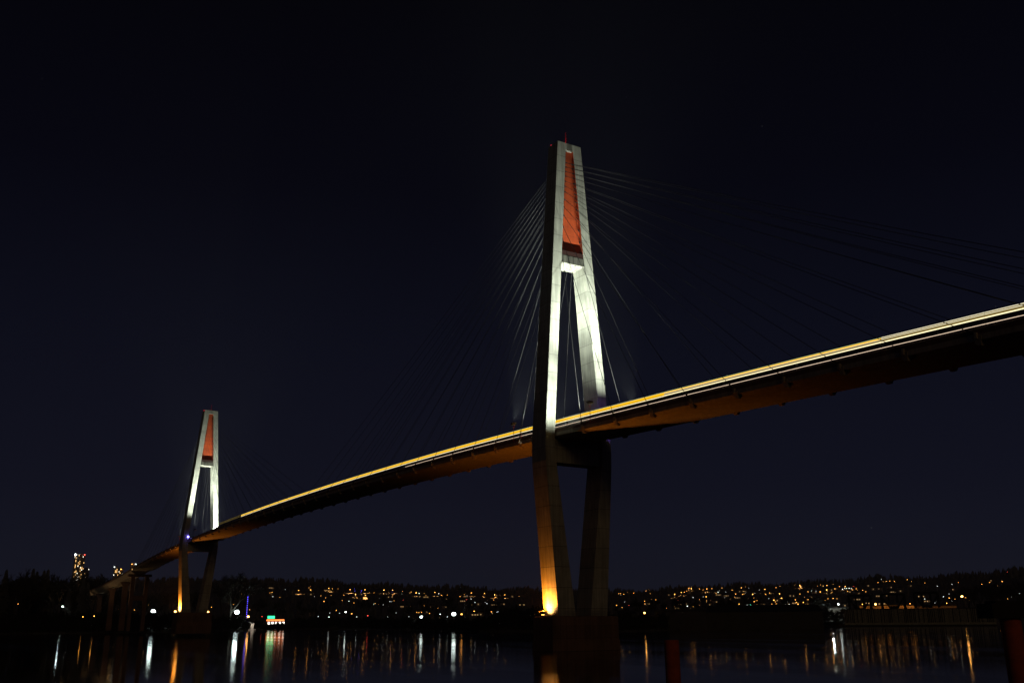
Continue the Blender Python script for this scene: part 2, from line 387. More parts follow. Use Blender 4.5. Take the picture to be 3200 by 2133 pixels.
# anchor brackets under both edges
for x0, sg, main in ((0, -1, True), (0, 1, False), (-340, 1, True), (-340, -1, False)):
    for d, _ in cable_ends(main):
        x = x0+sg*d; z = zl(x)
        for s in (-1, 1):
            y = s*HW
            a = MB().hexa([(x-.3, y-s*.9, z-2.55), (x+.3, y-s*.9, z-2.55), (x+.3, y-s*.2, z-2.45), (x-.3, y-s*.2, z-2.45)], [(x-.7, y-s*1.1, z-1.9), (x+.7, y-s*1.1, z-1.9), (x+.7, y+s*.25, z-1.2), (x-.7, y+s*.25, z-1.2)])
            a.box(x-.18, x+.18, min(y, y+s*.42), max(y, y+s*.42), z-1.6, z-.7)
            a.build('anchor_bracket', 'soffit', deck)
# end pier and approach piers
def pier(x, H, two):
    p = empty('bridge_pier', (x, YL(x), 0)); z = H
    if two:
        for y in (-5.2, 3.4): MB().box(-1.4, 1.4, y, y+2.2, 2, z-5.2).build('column', 'cap', p)
        MB().box(-1.9, 1.9, -7.2, 7.2, z-5.2, z-3.6).build('head_beam', 'cap', p); MB().box(-1.0, 1.0, -3.0, 3.4, z-20, z-17).build('tie_beam', 'cap', p)
    else:
        MB().hexa([(-1.2, -1.9, 2), (1.2, -1.9, 2), (1.2, 1.9, 2), (-1.2, 1.9, 2)], [(-1, -1.6, z-6.2), (1, -1.6, z-6.2), (1, 1.6, z-6.2), (-1, 1.6, z-6.2)]).build('column', 'cap', p)
        MB().hexa([(-1.1, -1.7, z-6.2), (1.1, -1.7, z-6.2), (1.1, 1.7, z-6.2), (-1.1, 1.7, z-6.2)], [(-1.2, -3.4, z-3.6), (1.2, -3.4, z-3.6), (1.2, 3.4, z-3.6), (-1.2, 3.4, z-3.6)]).build('head_beam', 'cap', p)
    return p
tag(pier(-486, zl(-486), True), 'tall two-column concrete pier left of the distant tower where the deck meets the approach', 'bridge pier')
PL = ['single-column approach pier next after the two-column pier', 'second single-column approach pier from the two-column pier', 'third single-column approach pier from the two-column pier, among the trees', 'fourth single-column approach pier from the two-column pier, low in the trees', 'farthest single-column approach pier, hidden low among trees on the left']
for x, l in zip((-532, -580, -630, -690, -760), PL): tag(pier(x, zl(x), False), l, 'bridge pier', 'approach piers under the descending deck')

# ------------------------------------------------------------------ trains added nose to tail: glowing strips imitate a passing train's light streak
CARL = 17.0
def side_strip(y, z0, z1, x0, x1, th=.02):
    return MB().box(x0, x1, min(y, y-th), max(y, y-th), z0, z1)
car_meshes = {}
def car_mesh():
    L = CARL-.30
    prof = [(-1.22, .55), (-1.27, 1.0), (-1.27, 2.9), (-1.1, 3.2), (-.7, 3.36), (.7, 3.36), (1.1, 3.2), (1.27, 2.9), (1.27, 1.0), (1.22, .55)]
    b = MB().loft([[(x, y*s, z) for y, z in prof] for x, s in ((-L/2, .94), (-L/2+.3, 1), (L/2-.3, 1), (L/2, .94))])
    b.box(-L/2-.2, L/2+.2, -.5, .5, .7, 2.7)
    for x in (-5.5, 5.5):
        b.box(x-1.1, x+1.1, -1.0, 1.0, .25, .55)
        for w_ in (-.75, .75):
            for y in (-.75, .75): b.tube((x+w_, y-.06, .40), (x+w_, y+.06, .40), .38, n=12)
    return b
def strips(kind):  # glowing strips that draw the light streak
    L = CARL/2-.02
    if kind == 'amber':
        return [('top_streak', 'greenlit', 2.90, 2.98), ('amber_streak', 'amber', 2.36, 2.91), ('lower_streak', 'whitelit', 2.11, 2.25)]
    if kind == 'mid': return [('top_streak', 'greenlit', 2.91, 2.98), ('amber_streak', 'amber', 2.68, 2.91), ('thin_streak', 'palelit', 2.60, 2.66), ('middle_streak', 'olive', 2.34, 2.60), ('lower_streak', 'whitelit', 2.14, 2.32)]
    if kind == 'dim': return [('top_streak', 'olive', 2.86, 2.98), ('lower_streak', 'olive', 2.30, 2.42)]
    return [('top_streak', 'palelit', 2.91, 2.98), ('upper_streak', 'olive', 2.72, 2.90), ('thin_streak', 'palelit', 2.64, 2.71), ('middle_streak', 'olive', 2.30, 2.62), ('lower_streak', 'whitelit', 2.12, 2.30)]
body_me = car_mesh().mesh('car_body', 'trainbody')
strip_me = {}
for kind in ('amber', 'mid', 'pale', 'dim'):
    for nme, mt, z0, z1 in strips(kind):
        b = MB()
        for s in (-1, 1): b.box(-CARL/2+.01, CARL/2-.01, min(s*1.29, s*1.26), max(s*1.29, s*1.26), z0, z1)
        strip_me[kind, nme] = b.mesh(nme, mt)
b = MB()
for s in (-1, 1): b.box(-CARL/2+.01, CARL/2-.01, min(s*1.29, s*1.26), max(s*1.29, s*1.26), 1.26, 1.335)  # lowest line of the streak, added as a glowing strip
lowest_streak_me = b.mesh('lowest_streak', 'loweststreak')
def make_train(x0, ncar, kind, label):
    xc = x0+ncar*CARL/2
    t_ = empty('train', (xc, -3.0, zl(xc)-.46)); tag(t_, label, 'train', 'trains added for the light streak on the bridge deck')
    for i in range(ncar):
        x = x0+(i+.5)*CARL; ang = math.atan2(zl(x+8)-zl(x-8), 16)
        c = bpy.data.objects.new('car', body_me); COL.objects.link(c); c.parent = t_
        c.location = (x-xc, 0, zl(x)-zl(xc)); c.rotation_euler = (0, -ang, 0)
        if x0 > -100: w_ = bpy.data.objects.new('lowest_streak', lowest_streak_me); COL.objects.link(w_); w_.parent = c
        kk = kind if kind == 'dim' else 'pale' if x > 90 else 'mid' if x > 32 else 'amber'
        for nme, mt, z0, z1 in strips(kk):
            w_ = bpy.data.objects.new(nme, strip_me[kk, nme]); COL.objects.link(w_); w_.parent = c
make_train(55, 4, 'pale', 'white-striped train on the deck at the right edge, added for the light streak')
make_train(-13, 4, 'amber', 'train beside the nearest tower, added for the amber light streak')
make_train(-81, 4, 'amber', 'train on the deck just left of the nearest tower, added for the amber light streak')
make_train(-149, 4, 'amber', 'train halfway between the two towers, added for the amber light streak')
make_train(-217, 4, 'amber', 'train on the deck nearing the distant tower, added for the amber light streak')
make_train(-251, 2, 'amber', 'short two-car train closest to the distant tower, added for the amber light streak')

make_train(-287, 2, 'dim', 'dim two-car train just right of the distant tower, added for the faint end of the light streak')

# ------------------------------------------------------------------ floodlights that light the towers
FW = (.93, 1, .86)
def flood_pole(x, y, top, tx, label, ts=1.0, tz0=0, wash=1., hot=1., hz=60, hy=0, ha=60):
    z = zl(x)-.3; o = empty('floodlight_pole', (x, y, z)); tag(o, label, 'floodlight', 'floodlights on poles along the deck edge')
    MB().tube((0, 0, -.4), (0, 0, top-z-.5), .06).tube((0, 0, top-z-.5), (0, 0, top-z-.45), .3, .3).build('pole', 'redpole', o)
    dx = (tx-x); s = 1 if dx > 0 else -1
    h = MB()
    for a in range(6):
        th = math.pi*a/5; th2 = math.pi*(a+1)/5
        if a < 5: h.tube((math.cos(th)*.45, 0, top-z-.05-math.sin(th)*.42), (math.cos(th2)*.45, 0, top-z-.05-math.sin(th2)*.42), .035)
    h.build('bracket', 'redpole', o)
    hd = MB().loft([[(p*.5-.2*s, q*.45, top-z+.05) for p, q in ((-1, -1), (1, -1), (1, 1), (-1, 1))], [(p*.58+.12*s, q*.5, top-z+.55) for p, q in ((-1, -1), (1, -1), (1, 1), (-1, 1))]])
    hd.build('lamp_head', 'darksteel', o)
    loc = (0, 0, top-z+.8)
    # two lamps in the head: a wash up the whole tower and a tighter one on the legs
    def aim(zz, yy): return (tx-x, yy-y, zz*ts+tz0-z)
    lamp('flood_beam', 'SPOT', loc, 90000*wash, FW, o, aim(100, y*.1), .3, 54, .7)
    lamp('flood_beam', 'SPOT', loc, 34000*wash, FW, o, aim(77, y*.55), .3, 56, .8)
    lamp('flood_beam', 'SPOT', loc, 12000*hot, FW, o, aim(hz, hy), .3, ha, .8)
    return o
flood_pole(16.2, -6.5, 51.6, 0, 'floodlight pole with round bracket on the near deck edge right of the nearest tower', hz=56, hy=-7.9, ha=70, hot=2.6, wash=1.1)
flood_pole(16.2, 6.5, 51.6, 0, 'floodlight pole on the far deck edge right of the nearest tower', hz=72, hy=7, ha=62, hot=1.6, wash=1.1)
flood_pole(-15.2, -6.5, 52.4, 0, 'thin red floodlight pole on the near deck edge left of the nearest tower', wash=1.2, hz=66, hy=-6, ha=80, hot=2.5)
flood_pole(-15.2, 6.5, 52.4, 0, 'floodlight pole on the far deck edge left of the nearest tower', wash=1.2, hz=66, hy=6, ha=80, hot=2.5)
for x, y, l, hz, hot in ((-324, -6.5, 'floodlight pole on the near deck edge right of the distant tower', 80, .8), (-324, 6.5, 'floodlight pole on the far deck edge right of the distant tower', 60, 6),
                (-356, -6.5, 'floodlight pole on the near deck edge left of the distant tower', 66, 3), (-356, 6.5, 'floodlight pole on the far deck edge left of the distant tower', 66, 3)):
    flood_pole(x, y, zl(x)+3.2, -340, l, .918, 5.08, wash=1.0, hz=hz, hy=y, ha=66, hot=hot)
# service ladder beside the left pole
la = MB()
for x in (-12.6, -12.0): la.tube((x, -6.35, zl(-12)-.4), (x, -6.35, zl(-12)+1.7), .04)
for k in range(5): la.tube((-12.6, -6.35, zl(-12)+.1+.35*k), (-12.0, -6.35, zl(-12)+.1+.35*k), .03)
tag(la.build('ladder', 'redpole'), 'small red steel ladder on the deck edge just left of the nearest tower', 'ladder')

# blue marker lights at deck level on the towers
def blue(x, y, z, label, r=.16, e=120):
    o = MB().ball((0, 0, 0), r).tube((0, 0, -1.1), (0, 0, -.1), .04).build('blue_marker_light', 'led_blue'); o.location = (x, y, z)
    tag(o, label, 'marker light'); lamp('blue_glow', 'POINT', (0, 0, .3), e, (.22, .12, 1), o, size=.15)
blue(5.2, 4.6, zl(4)+.9, 'blue light on the foot of the rear leg of the nearest tower', e=500)
blue(-336.5, -6.6, zl(-337)+1.2, 'small blue light at deck level beside the front leg of the distant tower', r=.5, e=300)

# sodium lamps on the pier caps, front leg foot
def cap_lamp(root, label, p):
    o = empty('cap_floodlight', root.matrix_world @ Vector((-1.0, -8.15, 7.22))); tag(o, label, 'floodlight', 'orange floodlights on the pier caps')
    MB().box(-.5, .5, -.15, .2, 0, .3).build('lamp_head', 'darksteel', o)
    MB().box(-.42, .42, -.1, .15, .31, .36).build('lens', 'lens_amber', o)
    lamp('sodium_light', 'SPOT', (0, .02, .6), p, (1, .27, .015), o, aim=(1.2, -1.2, 45), size=.3, angle=150, blend=.5)
    lamp('sodium_light', 'SPOT', (0, -.1, .5), p*.30, (1, .50, .16), o, aim=(.9, 1.6, 2.2), size=.3, angle=100, blend=.9)
cap_lamp(near, 'orange floodlight at the foot of the front leg of the nearest tower', 16000)
cap_lamp(far, 'orange floodlight at the foot of the front leg of the distant tower', 30000)

# ------------------------------------------------------------------ piles in the foreground
def pile(u, v, dist, r, label, capped=False):
    d = ray(u, v); k = dist/math.hypot(d.x, d.y); p = CAM+d*k
    o = empty('pile', (p.x, p.y, 0)); tag(o, label, 'pile', 'rusty piles in the river')
    n = 20; rings = [[(math.cos(2*math.pi*i/n)*r*s, math.sin(2*math.pi*i/n)*r*s, z) for i in range(n)] for z, s in ((-3, 1), (p.z-.12, 1), (p.z-.02, .985), (p.z, .93))]
    b = MB().loft(rings).build('shaft', 'pile', o)
    for q in b.data.polygons: q.use_smooth = len(q.vertices) == 4
    if capped:
        b = MB().box(-.75, 1.6, -.5, .5, p.z-.02, p.z+.42).box(-.55, 1.4, -.35, .35, p.z+.42, p.z+.5); o2 = b.build('cap_block', 'tarry', o); o2.rotation_euler = (0, 0, ya_)
    return o
pile(2098, 1998, 40, .295, 'rusty red round pile standing alone in the water right of the nearest tower')
pile(3156, 1928, 34, .30, 'rusty red round pile with dark block on top at the right edge', True)
#SCENERY
# ------------------------------------------------------------------ lamps on the hillside and the shore
# (photo column, photo row, size 1-4, colour) read from crops of the photograph
def crop(ox, oy, k, txt):
    r = []
    for t_ in txt.split():
        a = t_.split(','); c = a[3] if len(a) > 3 else 'a'
        r.append((ox+float(a[0])*k, oy+float(a[1])*k, int(a[2]), c))
    return r
LIGHTS = crop(750, 1750, .3825, """245,262,1 262,258,2 268,295,2,w 327,302,1 479,243,3 563,222,1 577,240,3 575,212,1 725,227,3 755,232,2 735,244,1 800,232,1 610,292,1,w 660,287,1 700,305,1 687,333,2 745,286,1 849,282,1
890,332,2,w 835,325,1 899,238,3 944,275,3 1021,239,3 1025,285,3 985,262,1,b 993,248,2,b 935,232,1,b 937,250,1,b 953,303,1 930,346,1 1090,356,2,w 1105,350,1 1130,355,1 1170,362,1,w 1183,362,1,w 1138,308,1,w 1060,263,1 1095,262,1 1177,240,3
1247,242,3 1243,257,1,b 1225,334,2,w 1240,336,1,w 1260,328,1 1247,286,1 1327,250,2 1322,272,1,w 1333,320,1,r 1398,256,2 1440,262,3 1464,268,3,w 1505,269,1 1519,286,1 1592,260,3 1624,271,3,w 1645,284,2 1692,280,2 1507,369,1 1616,388,1 1797,294,2
1833,277,1 1855,288,1,w 1890,264,3 1888,314,2,w 1853,320,1,r 1998,268,3 2080,277,3 2085,301,2 2071,321,1 2163,280,3 2279,293,1 1920,341,2,w 2003,340,1,w 2018,352,2,w 1913,414,2 2053,418,2 2104,420,3,w 788,407,2 733,429,1,w 640,457,2,w 727,461,3,w
953,460,1,w 1043,450,1,r 913,434,2 815,430,1,w 1205,461,3,w 1275,427,2,w 1380,458,1,w 1445,423,1 1462,425,1 1482,424,1 1548,418,2 1549,432,2 1635,438,2,w 1694,460,1,w 1810,438,2 180,457,1,r 52,364,1 78,401,1 370,237,1,w 863,420,4,w 1483,463,4,w 1747,437,4,w 68,458,4,a""")
LIGHTS += crop(0, 1650, .34, """168,693,2 212,708,2,g 470,740,1,w 711,724,1,w 822,713,3,w 1093,742,2 1143,733,1 1235,747,1 1362,699,2 1403,661,1 1754,663,1 1942,723,1 2007,575,1 2114,603,1 2218,600,1 2145,697,1 2113,780,2,r 2293,745,1 20,740,1,w
525,505,1,w 595,587,1,g 500,528,1,w 1410,760,4,w 1612,762,4,a 1912,767,4,a 2178,768,4,w""")
LIGHTS += crop(1850, 1750, .31874, """261,325,2 278,325,2 283,342,1,w 311,332,2 344,300,2 347,314,1 407,319,2 529,297,2 562,290,1 570,322,1 583,380,2 625,385,2 516,398,2 516,425,1 241,440,2 296,459,1 365,439,2,r 320,408,1,w 811,329,3 815,388,2,r 840,383,1,r 811,448,1 730,468,1
875,312,3 906,310,2 928,297,2 950,271,3 974,272,3 991,363,2,w 1054,278,2 1088,287,2 1126,279,3 1175,276,2 1217,325,2 1236,310,3,w 1249,290,1,w 1274,269,2 1312,308,1,w 1302,366,1,w 1092,355,1,w 1120,355,3 1054,383,2 1054,438,1 1075,412,1 880,462,1,w 935,447,3,w 995,452,1
1150,448,1 1228,430,1 1374,290,2 1408,328,2 1400,358,1 1465,268,3 1475,330,2 1490,328,1 1507,317,1,w 1538,267,1,w 1505,256,1 1576,330,3 1597,318,1,w 1583,366,2 1590,403,2 1614,392,3 1625,432,2 1556,435,2,g 1523,435,1,w 1443,427,2 1695,282,3 1703,330,2 1741,317,2 1804,265,2
1842,250,1 1839,325,3 1861,370,2 1733,373,1,w 1783,388,3 1798,404,1 1763,425,1 1807,424,1 1899,430,2,w 1934,430,1,w 1916,404,1,w 1994,385,2 2002,410,2 2019,428,3 2072,410,2 2118,382,3 2037,242,3 2037,282,1 2040,327,2 2083,360,1 2118,306,2 2153,298,1,w 2195,300,2,w 2240,308,2
2241,240,1 2268,250,1,w 2305,244,2 2300,287,3 2190,400,2,w 2270,432,1,w 2288,390,1 1989,241,1 1641,290,1,w 513,514,4,a""")
LIGHTS += crop(2550, 1780, .27624, """18,180,1 52,167,1 83,181,2 122,174,2 121,222,3 45,245,2 180,250,1 198,160,1 211,211,2 268,186,2 330,185,3 300,215,3,w 325,205,3,w 345,208,3,w 375,205,3,w 400,208,2,w 357,238,2 410,222,2 425,185,1,r 455,211,2 470,228,1 528,228,2 563,243,2 135,323,1
195,320,2 237,322,1 87,392,2,w 371,384,2,w 453,379,2,w 359,293,1 610,384,1 686,425,1,r 738,105,3,w 702,140,2 760,128,1 795,127,2 835,125,2 888,127,2 1033,107,2 1080,128,1 1230,145,1 1372,182,2,w 1230,326,2,w 1342,368,1,w 1441,300,2,w 1507,315,2 1570,328,2 1610,138,1 1530,160,1,w
1545,162,1,w 1650,260,2,w 1740,338,2 1610,282,1 1875,158,2 1965,139,2 2105,128,3 2165,20,1,r 2030,301,2 2167,323,2 2195,366,2,w 2210,300,1,w 2302,263,2,w 2345,295,2,w 2240,237,1 1505,270,1,w 1540,350,2,w 1690,310,1 252,386,4,w 672,386,4,a 1650,297,4,a""")
LIGHTS += [(196.5, 1894, 4, 'w')]
HL = 9.0
lamp_me = {}
def lamp_mesh(c, size):
    if (c, size) in lamp_me: return lamp_me[c, size]
    mt = {'a': 'glow_amber', 'w': 'glow_white', 'b': 'glow_blue', 'g': 'glow_green', 'r': 'glow_red'}[c]
    r = {1: .42, 2: .66, 3: 1.0}[size]
    b = MB().tube((0, 0, -HL), (0, 0, -.3), .16, .10, 5, 1).ball((0, 0, 0), r, 0, 8, 5, .7)
    lamp_me[c, size] = b.mesh('street_lamp', [mt, 'darksteel']); return lamp_me[c, size]
CN = {'a': 'amber', 'w': 'white', 'b': 'blue', 'g': 'green', 'r': 'red'}
SN = {1: 'faint', 2: 'middling', 3: 'bright'}
HLTOP = []
def place_lamp(u, v, size, c):
    d = ray(u, v); h = math.hypot(d.x, d.y)
    s = shoreD(u); r = s+16; best = None
    while r < 2960:
        z = CAM.z+d.z/h*r; e = z-HL-terrain(u, r)
        if best is None or abs(e) < abs(best[0]): best = (e, r, z)
        if e < 0: break
        r += 6
    e, r, z = best
    p = Vector((CAM.x+d.x/h*r, CAM.y+d.y/h*r, z))
    return p, r
for u, v, size, c in LIGHTS:
    if size == 4: continue
    p, r = place_lamp(u, v, size, c)
    HLTOP.append((u, v, r))
    if v > 1893 and c == 'w': size = max(1, size-1)
    o = bpy.data.objects.new('street_lamp', lamp_mesh(c, size)); COL.objects.link(o)
    k = max(.55, min(1.0, r/2300)); o.location = p; 
    if u < 760: zone = 'on the far shore left of the distant tower' if u < 560 else 'on the far shore just right of the distant tower'
    elif u < 1660: zone = 'on the dark hillside between the two towers'
    elif u < 2640: zone = 'on the dark hillside right of the nearest tower'
    else: zone = 'on the dark hillside behind the timber wharf'
    band = 'low' if v > 1885 else 'high'
    if size == 3 and c == 'a': lamp('lamp_light', 'SPOT', (0, 0, -1.3), 16000*(r/1500)**1.3, (1, .5, .16), o, aim=(0, 0, -9), size=.6, angle=136, blend=.6)
    tag(o, f'{SN[size]} {CN[c]} lamp {band} {zone}', 'street lamp', f'{SN[size]} {CN[c]} lamps {band} {zone}')

# big shore floodlights: mast with a cluster of heads
FL = [(u, v, c) for u, v, s_, c in LIGHTS if s_ == 4]
FLAB = {0: 'white mast floodlight behind the shore, small star, left of centre', 1: 'white mast floodlight on the shore, left one of the bright pair near the centre', 2: 'brightest white mast floodlight of the pair near the centre',
        3: 'orange mast floodlight beside the white hut on the shore', 4: 'bright white mast floodlight left of the distant tower', 5: 'yellowish mast floodlight touching the foot of the distant tower on its left', 6: 'orange mast floodlight just right of the distant tower',
        7: 'bright white mast floodlight right of the distant tower', 8: 'single orange mast floodlight on the dark shore right of the nearest tower', 9: 'greenish white mast floodlight left of the first steel portal',
        10: 'orange mast floodlight between the first two steel portals', 11: 'golden mast floodlight right of the third steel portal', 12: 'small cold white mast light in front of the left shore grove'}
FP = {0: .6, 1: 1, 2: 1.5, 3: .8, 4: 1.2, 5: .9, 6: .9, 7: 1.7, 8: .9, 9: .7, 10: .6, 11: .8, 12: .35}
for i, (u, v, c) in enumerate(FL):
    r = shoreD(u)+(20 if i not in (0, 9, 10, 11) else 60 if i != 11 else 40)
    d = ray(u, v); h = math.hypot(d.x, d.y); p = Vector((CAM.x+d.x/h*r, CAM.y+d.y/h*r, 0)); z = CAM.z+d.z/h*r; g0 = terrain(u, r)
    o = empty('floodlight_mast', (p.x, p.y, g0-.3), ya_); tag(o, FLAB[i], 'floodlight', 'floodlight masts along the far shore')
    hgt = max(2, z-g0)
    MB().tube((0, 0, 0), (0, 0, hgt+.6), .16, .10).box(-.9, .9, -.08, .08, hgt+.2, hgt+.35).build('mast', 'darksteel', o)
    sc = (.9 if FP[i] < 1 else 1.5)*FP[i]**.5*r/850
    b = MB()
    b.ball((0, -.2, hgt+.3), 1.0*sc, 0, 10, 6, .85)
    b.build('lamp_head', 'flood_soft' if i in (0, 1, 2, 9) else 'flood_white' if c == 'w' else 'flood_amber', o)

# ------------------------------------------------------------------ shore buildings
def at(u, v, r):
    d = ray(u, v); h = math.hypot(d.x, d.y); return Vector((CAM.x+d.x/h*r, CAM.y+d.y/h*r, CAM.z+d.z/h*r))
def frame(u0, u1, r):      # centre, half width, rotation of a thing spanning two photo columns at distance r
    a = ground(u0, r); b = ground(u1, r); c = (a+b)/2; return c, (b-a).length/2, math.atan2((b-a).y, (b-a).x)
def building(name, u0, u1, vtop, r, depth, label, cat, roofh=2.0, wall='wall', wins=0, gable=True, litm='window_warm', group=None, rows_=1):
    c, hw, rz = frame(u0, u1, r); z0 = terrain((u0+u1)/2, r)-.5; z1 = at((u0+u1)/2, vtop, r).z
    o = empty(name, (c.x, c.y, z0), rz); tag(o, label, cat, group); H = z1-z0-roofh
    MB().box(-hw, hw, 0, depth, 0, H).build('wall', wall, o)
    if gable:
        MB().add([(-hw-.6, -.8, H), (hw+.6, -.8, H), (hw+.6, depth+.8, H), (-hw-.6, depth+.8, H), (-hw+1.5, depth/2, H+roofh), (hw-1.5, depth/2, H+roofh)], [(0, 1, 5, 4), (2, 3, 4, 5), (0, 4, 3), (1, 2, 5), (0, 3, 2, 1)]).build('roof', 'roof', o)
    else: MB().box(-hw-.3, hw+.3, -.3, depth+.3, H, H+roofh).build('roof', 'roof', o)
    rnd = random.Random(int(u0*7+vtop))
    for k in range(wins):
        x = -hw+2*hw*(k+.5)/wins; w2 = min(1.1, hw/wins*.6)
        for q in range(rows_):
            zc = H*(q+.55)/rows_
            fr = MB().box(x-w2-.08, x+w2+.08, -.06, 0.0, zc-.75, zc+.75).build('window', 'roof', o)
            MB().box(x-w2, x+w2, -.09, -.065, zc-.65, zc+.65).build('pane', litm if rnd.random() < .6 else 'roof', fr)
    MB().box(-hw*.1-.9, -hw*.1+.9, -.05, 0, 0, 2.6).build('door', 'roof', o)
    return o
building('warehouse', 2205, 2572, 1888, 690, 30, 'long dark warehouse with hipped roof on the shore right of the nearest tower', 'warehouse', 4.5, wins=0)
building('warehouse', 2046, 2208, 1903, 670, 22, 'low dark shed joined to the left end of the long warehouse', 'warehouse', 1.5, gable=False)
building('shed', 1925, 1992, 1907, 640, 10, 'small dark boat shed behind the near tower pier cap, beside the orange mast', 'shed', 1.8)
building('pavilion', 1925, 1968, 1905, 700, 8, 'low lit pavilion with white windows just right of the nearest tower', 'pavilion', .8, wins=6, litm='window_white', gable=False)
building('warehouse', 2590, 2660, 1896, 1150, 20, 'pale building added for the glow of the lit yard, between the long warehouse and the first steel portal', 'warehouse', 1, wall='facade', wins=5, litm='window_white', gable=False)  # building added to hold the glow of the hazy lit yard
# lit casino-like pavilion with green sign and orange fascia
c, hw, rz = frame(832, 888, 1030); o = empty('riverside_restaurant', (c.x, c.y, 3), rz); tag(o, 'lit riverside building with green sign above an orange fascia, right of the distant tower', 'restaurant')
MB().box(-hw, hw, 0, 14, 0, 5.2).build('wall', 'wall', o)
MB().box(-hw-.5, hw+.5, -.6, 14.4, 7.2, 7.6).build('roof', 'roof', o)
MB().box(-hw, hw, -.4, -.05, 5.4, 7.0).build('lit_fascia', 'sign_orange', o)
MB().box(-hw, hw, .1, 13.8, 5.2, 7.2).build('upper_wall', 'wall', o)
MB().box(-hw+1, -hw+8, -.5, -.1, 7.7, 10.4).build('green_sign', 'sign_green', o)
for k in range(5): MB().box(-hw+1.5+k*3.6, -hw+3.6+k*3.6, -.12, -.02, 2.2, 4.6).build('window', 'window_white', o)
# white hut and floating landing stage
c, hw, rz = frame(751, 800, 985); o = empty('landing_stage', (c.x, c.y, 0), rz); tag(o, 'lit floating landing stage with a small white hut at the water edge', 'landing stage')
MB().box(-hw, hw, -3, 3, -.3, .9).build('pontoon', 'facade', o); MB().box(hw*.35, hw*.35+3, -1, 1.5, .9, 6.2).build('hut', 'facade', o)
MB().box(hw*.35-.3, hw*.35+3.3, -1.3, 1.8, 6.2, 6.5).build('hut_roof', 'roof', o)
lamp('stage_light', 'SPOT', (hw*.1, -6, 9), 5000, (1, .95, .8), o, aim=(hw*.4, 0, 2), size=.5, angle=70)
# blue-lit mast
p = at(773, 1900, 1060); g0 = terrain(773, 1060); zt = at(773, 1864, 1060).z
o = empty('flagpole', (p.x, p.y, g0)); tag(o, 'tall thin mast strung with blue lights right of the distant tower', 'mast')
MB().tube((0, 0, 0), (0, 0, zt-g0), .15).build('pole', 'darksteel', o)
b = MB()
for k in range(12): b.ball((0.1, -.3, 5+(zt-g0-5)*k/11), .38)
b.build('light_string', 'glow_blue', o)
# apartment towers on the left skyline
def highrise(u0, u1, vtop, r, label, dens, seed, cols_, rows_, top=None):
    c, hw, rz = frame(u0, u1, r); z0 = terrain((u0+u1)/2, r)-3; z1 = at((u0+u1)/2, vtop, r).z; H = z1-z0
    o = empty('high_rise', (c.x, c.y, z0), rz); tag(o, label, 'tower block')
    MB().box(-hw, hw, 0, 20, 0, H).build('wall', 'facade', o); MB().box(-hw*.5, hw*.5, 4, 16, H, H+3).build('roof_plant', 'facade', o)
    rnd = random.Random(seed); fh = min(3.2, H/rows_); hh = fh*.42
    n = 0
    for j in range(rows_):
        for i in range(cols_):
            zc = H-fh*(j+.6); x = -hw+2*hw*(i+.5)/cols_; w2 = hw/cols_*.42
            if rnd.random() < dens and n < 90:
                n += 1; MB().box(x-w2, x+w2, -.12, .0, zc-hh, zc+hh).build('lit_window', rnd.choice(['window_warm', 'window_warm', 'window_white']), o)
        MB().box(-hw-.15, hw+.15, -.25, .0, H-fh*j-.2, H-fh*j).build('balcony_slab', 'facade', o) if j % 2 == 0 else None
    if top:
        for x, cc, rr in top: MB().ball((x*hw, -.5, H+.6), rr).build('roof_light', cc, o)
highrise(206, 241, 1732, 2500, 'tall apartment block with many lit windows on the left skyline', .24, 4, 8, 34, [(-.85, 'flood_white', 1.9), (.85, 'glow_red', 1.2)])
highrise(240, 259, 1775, 2600, 'lower dim apartment block attached right of the tall lit one', .10, 9, 5, 14)
highrise(336, 353, 1771, 2500, 'low block with a white rooftop lamp between the tall block and the bridge', .12, 5, 4, 10, [(-.8, 'glow_white', 1.4)])
highrise(352, 367, 1778, 2550, 'squat block with reddish lit windows left of the descending deck', .2, 6, 4, 8, [(0, 'glow_amber', 1.2)])
highrise(388, 410, 1762, 2500, 'grey block with a white lamp on its roof above the approach deck', .05, 8, 5, 12, [(.5, 'glow_white', 1.6), (-.6, 'glow_amber', .9)])

# houses on the hillside: lit windows facing the river
def house_tree():
    protos = []
    for k, (w_, d_, h_) in enumerate(((5.5, 8, 5.5), (7, 9, 5), (4.5, 8, 7))):
        ms = {}
        ms['wall'] = MB().box(-w_, w_, 0, d_, 0, h_).mesh('wall', 'facade')
        ms['roof'] = MB().add([(-w_-.5, -.6, h_), (w_+.5, -.6, h_), (w_+.5, d_+.6, h_), (-w_-.5, d_+.6, h_), (-w_-.5, d_/2, h_+2.6), (w_+.5, d_/2, h_+2.6)], [(0, 1, 5, 4), (2, 3, 4, 5), (0, 4, 3), (1, 2, 5), (0, 3, 2, 1)]).mesh('roof', 'roof')
        for i, x in enumerate((-w_*.6, 0, w_*.6)):
            ms['window%d' % i] = MB().box(x-.7, x+.7, -.1, 0, h_*.45, h_*.45+1.3).mesh('window', random.choice(['house_window', 'roof', 'roof', 'house_window']))
        ms['door'] = MB().box(-w_*.3-.5, -w_*.3+.5, -.1, 0, 0, 2.1).mesh('door', 'roof')
        protos.append(ms)
    return protos
HP = house_tree(); rnd = random.Random(21)
cand = []
for i in range(90):
    u = rnd.choice([rnd.uniform(820, 1640), rnd.uniform(1930, 3180), rnd.uniform(2100, 3000)]); r = rnd.uniform(1450, 2650); cand.append((u, r))
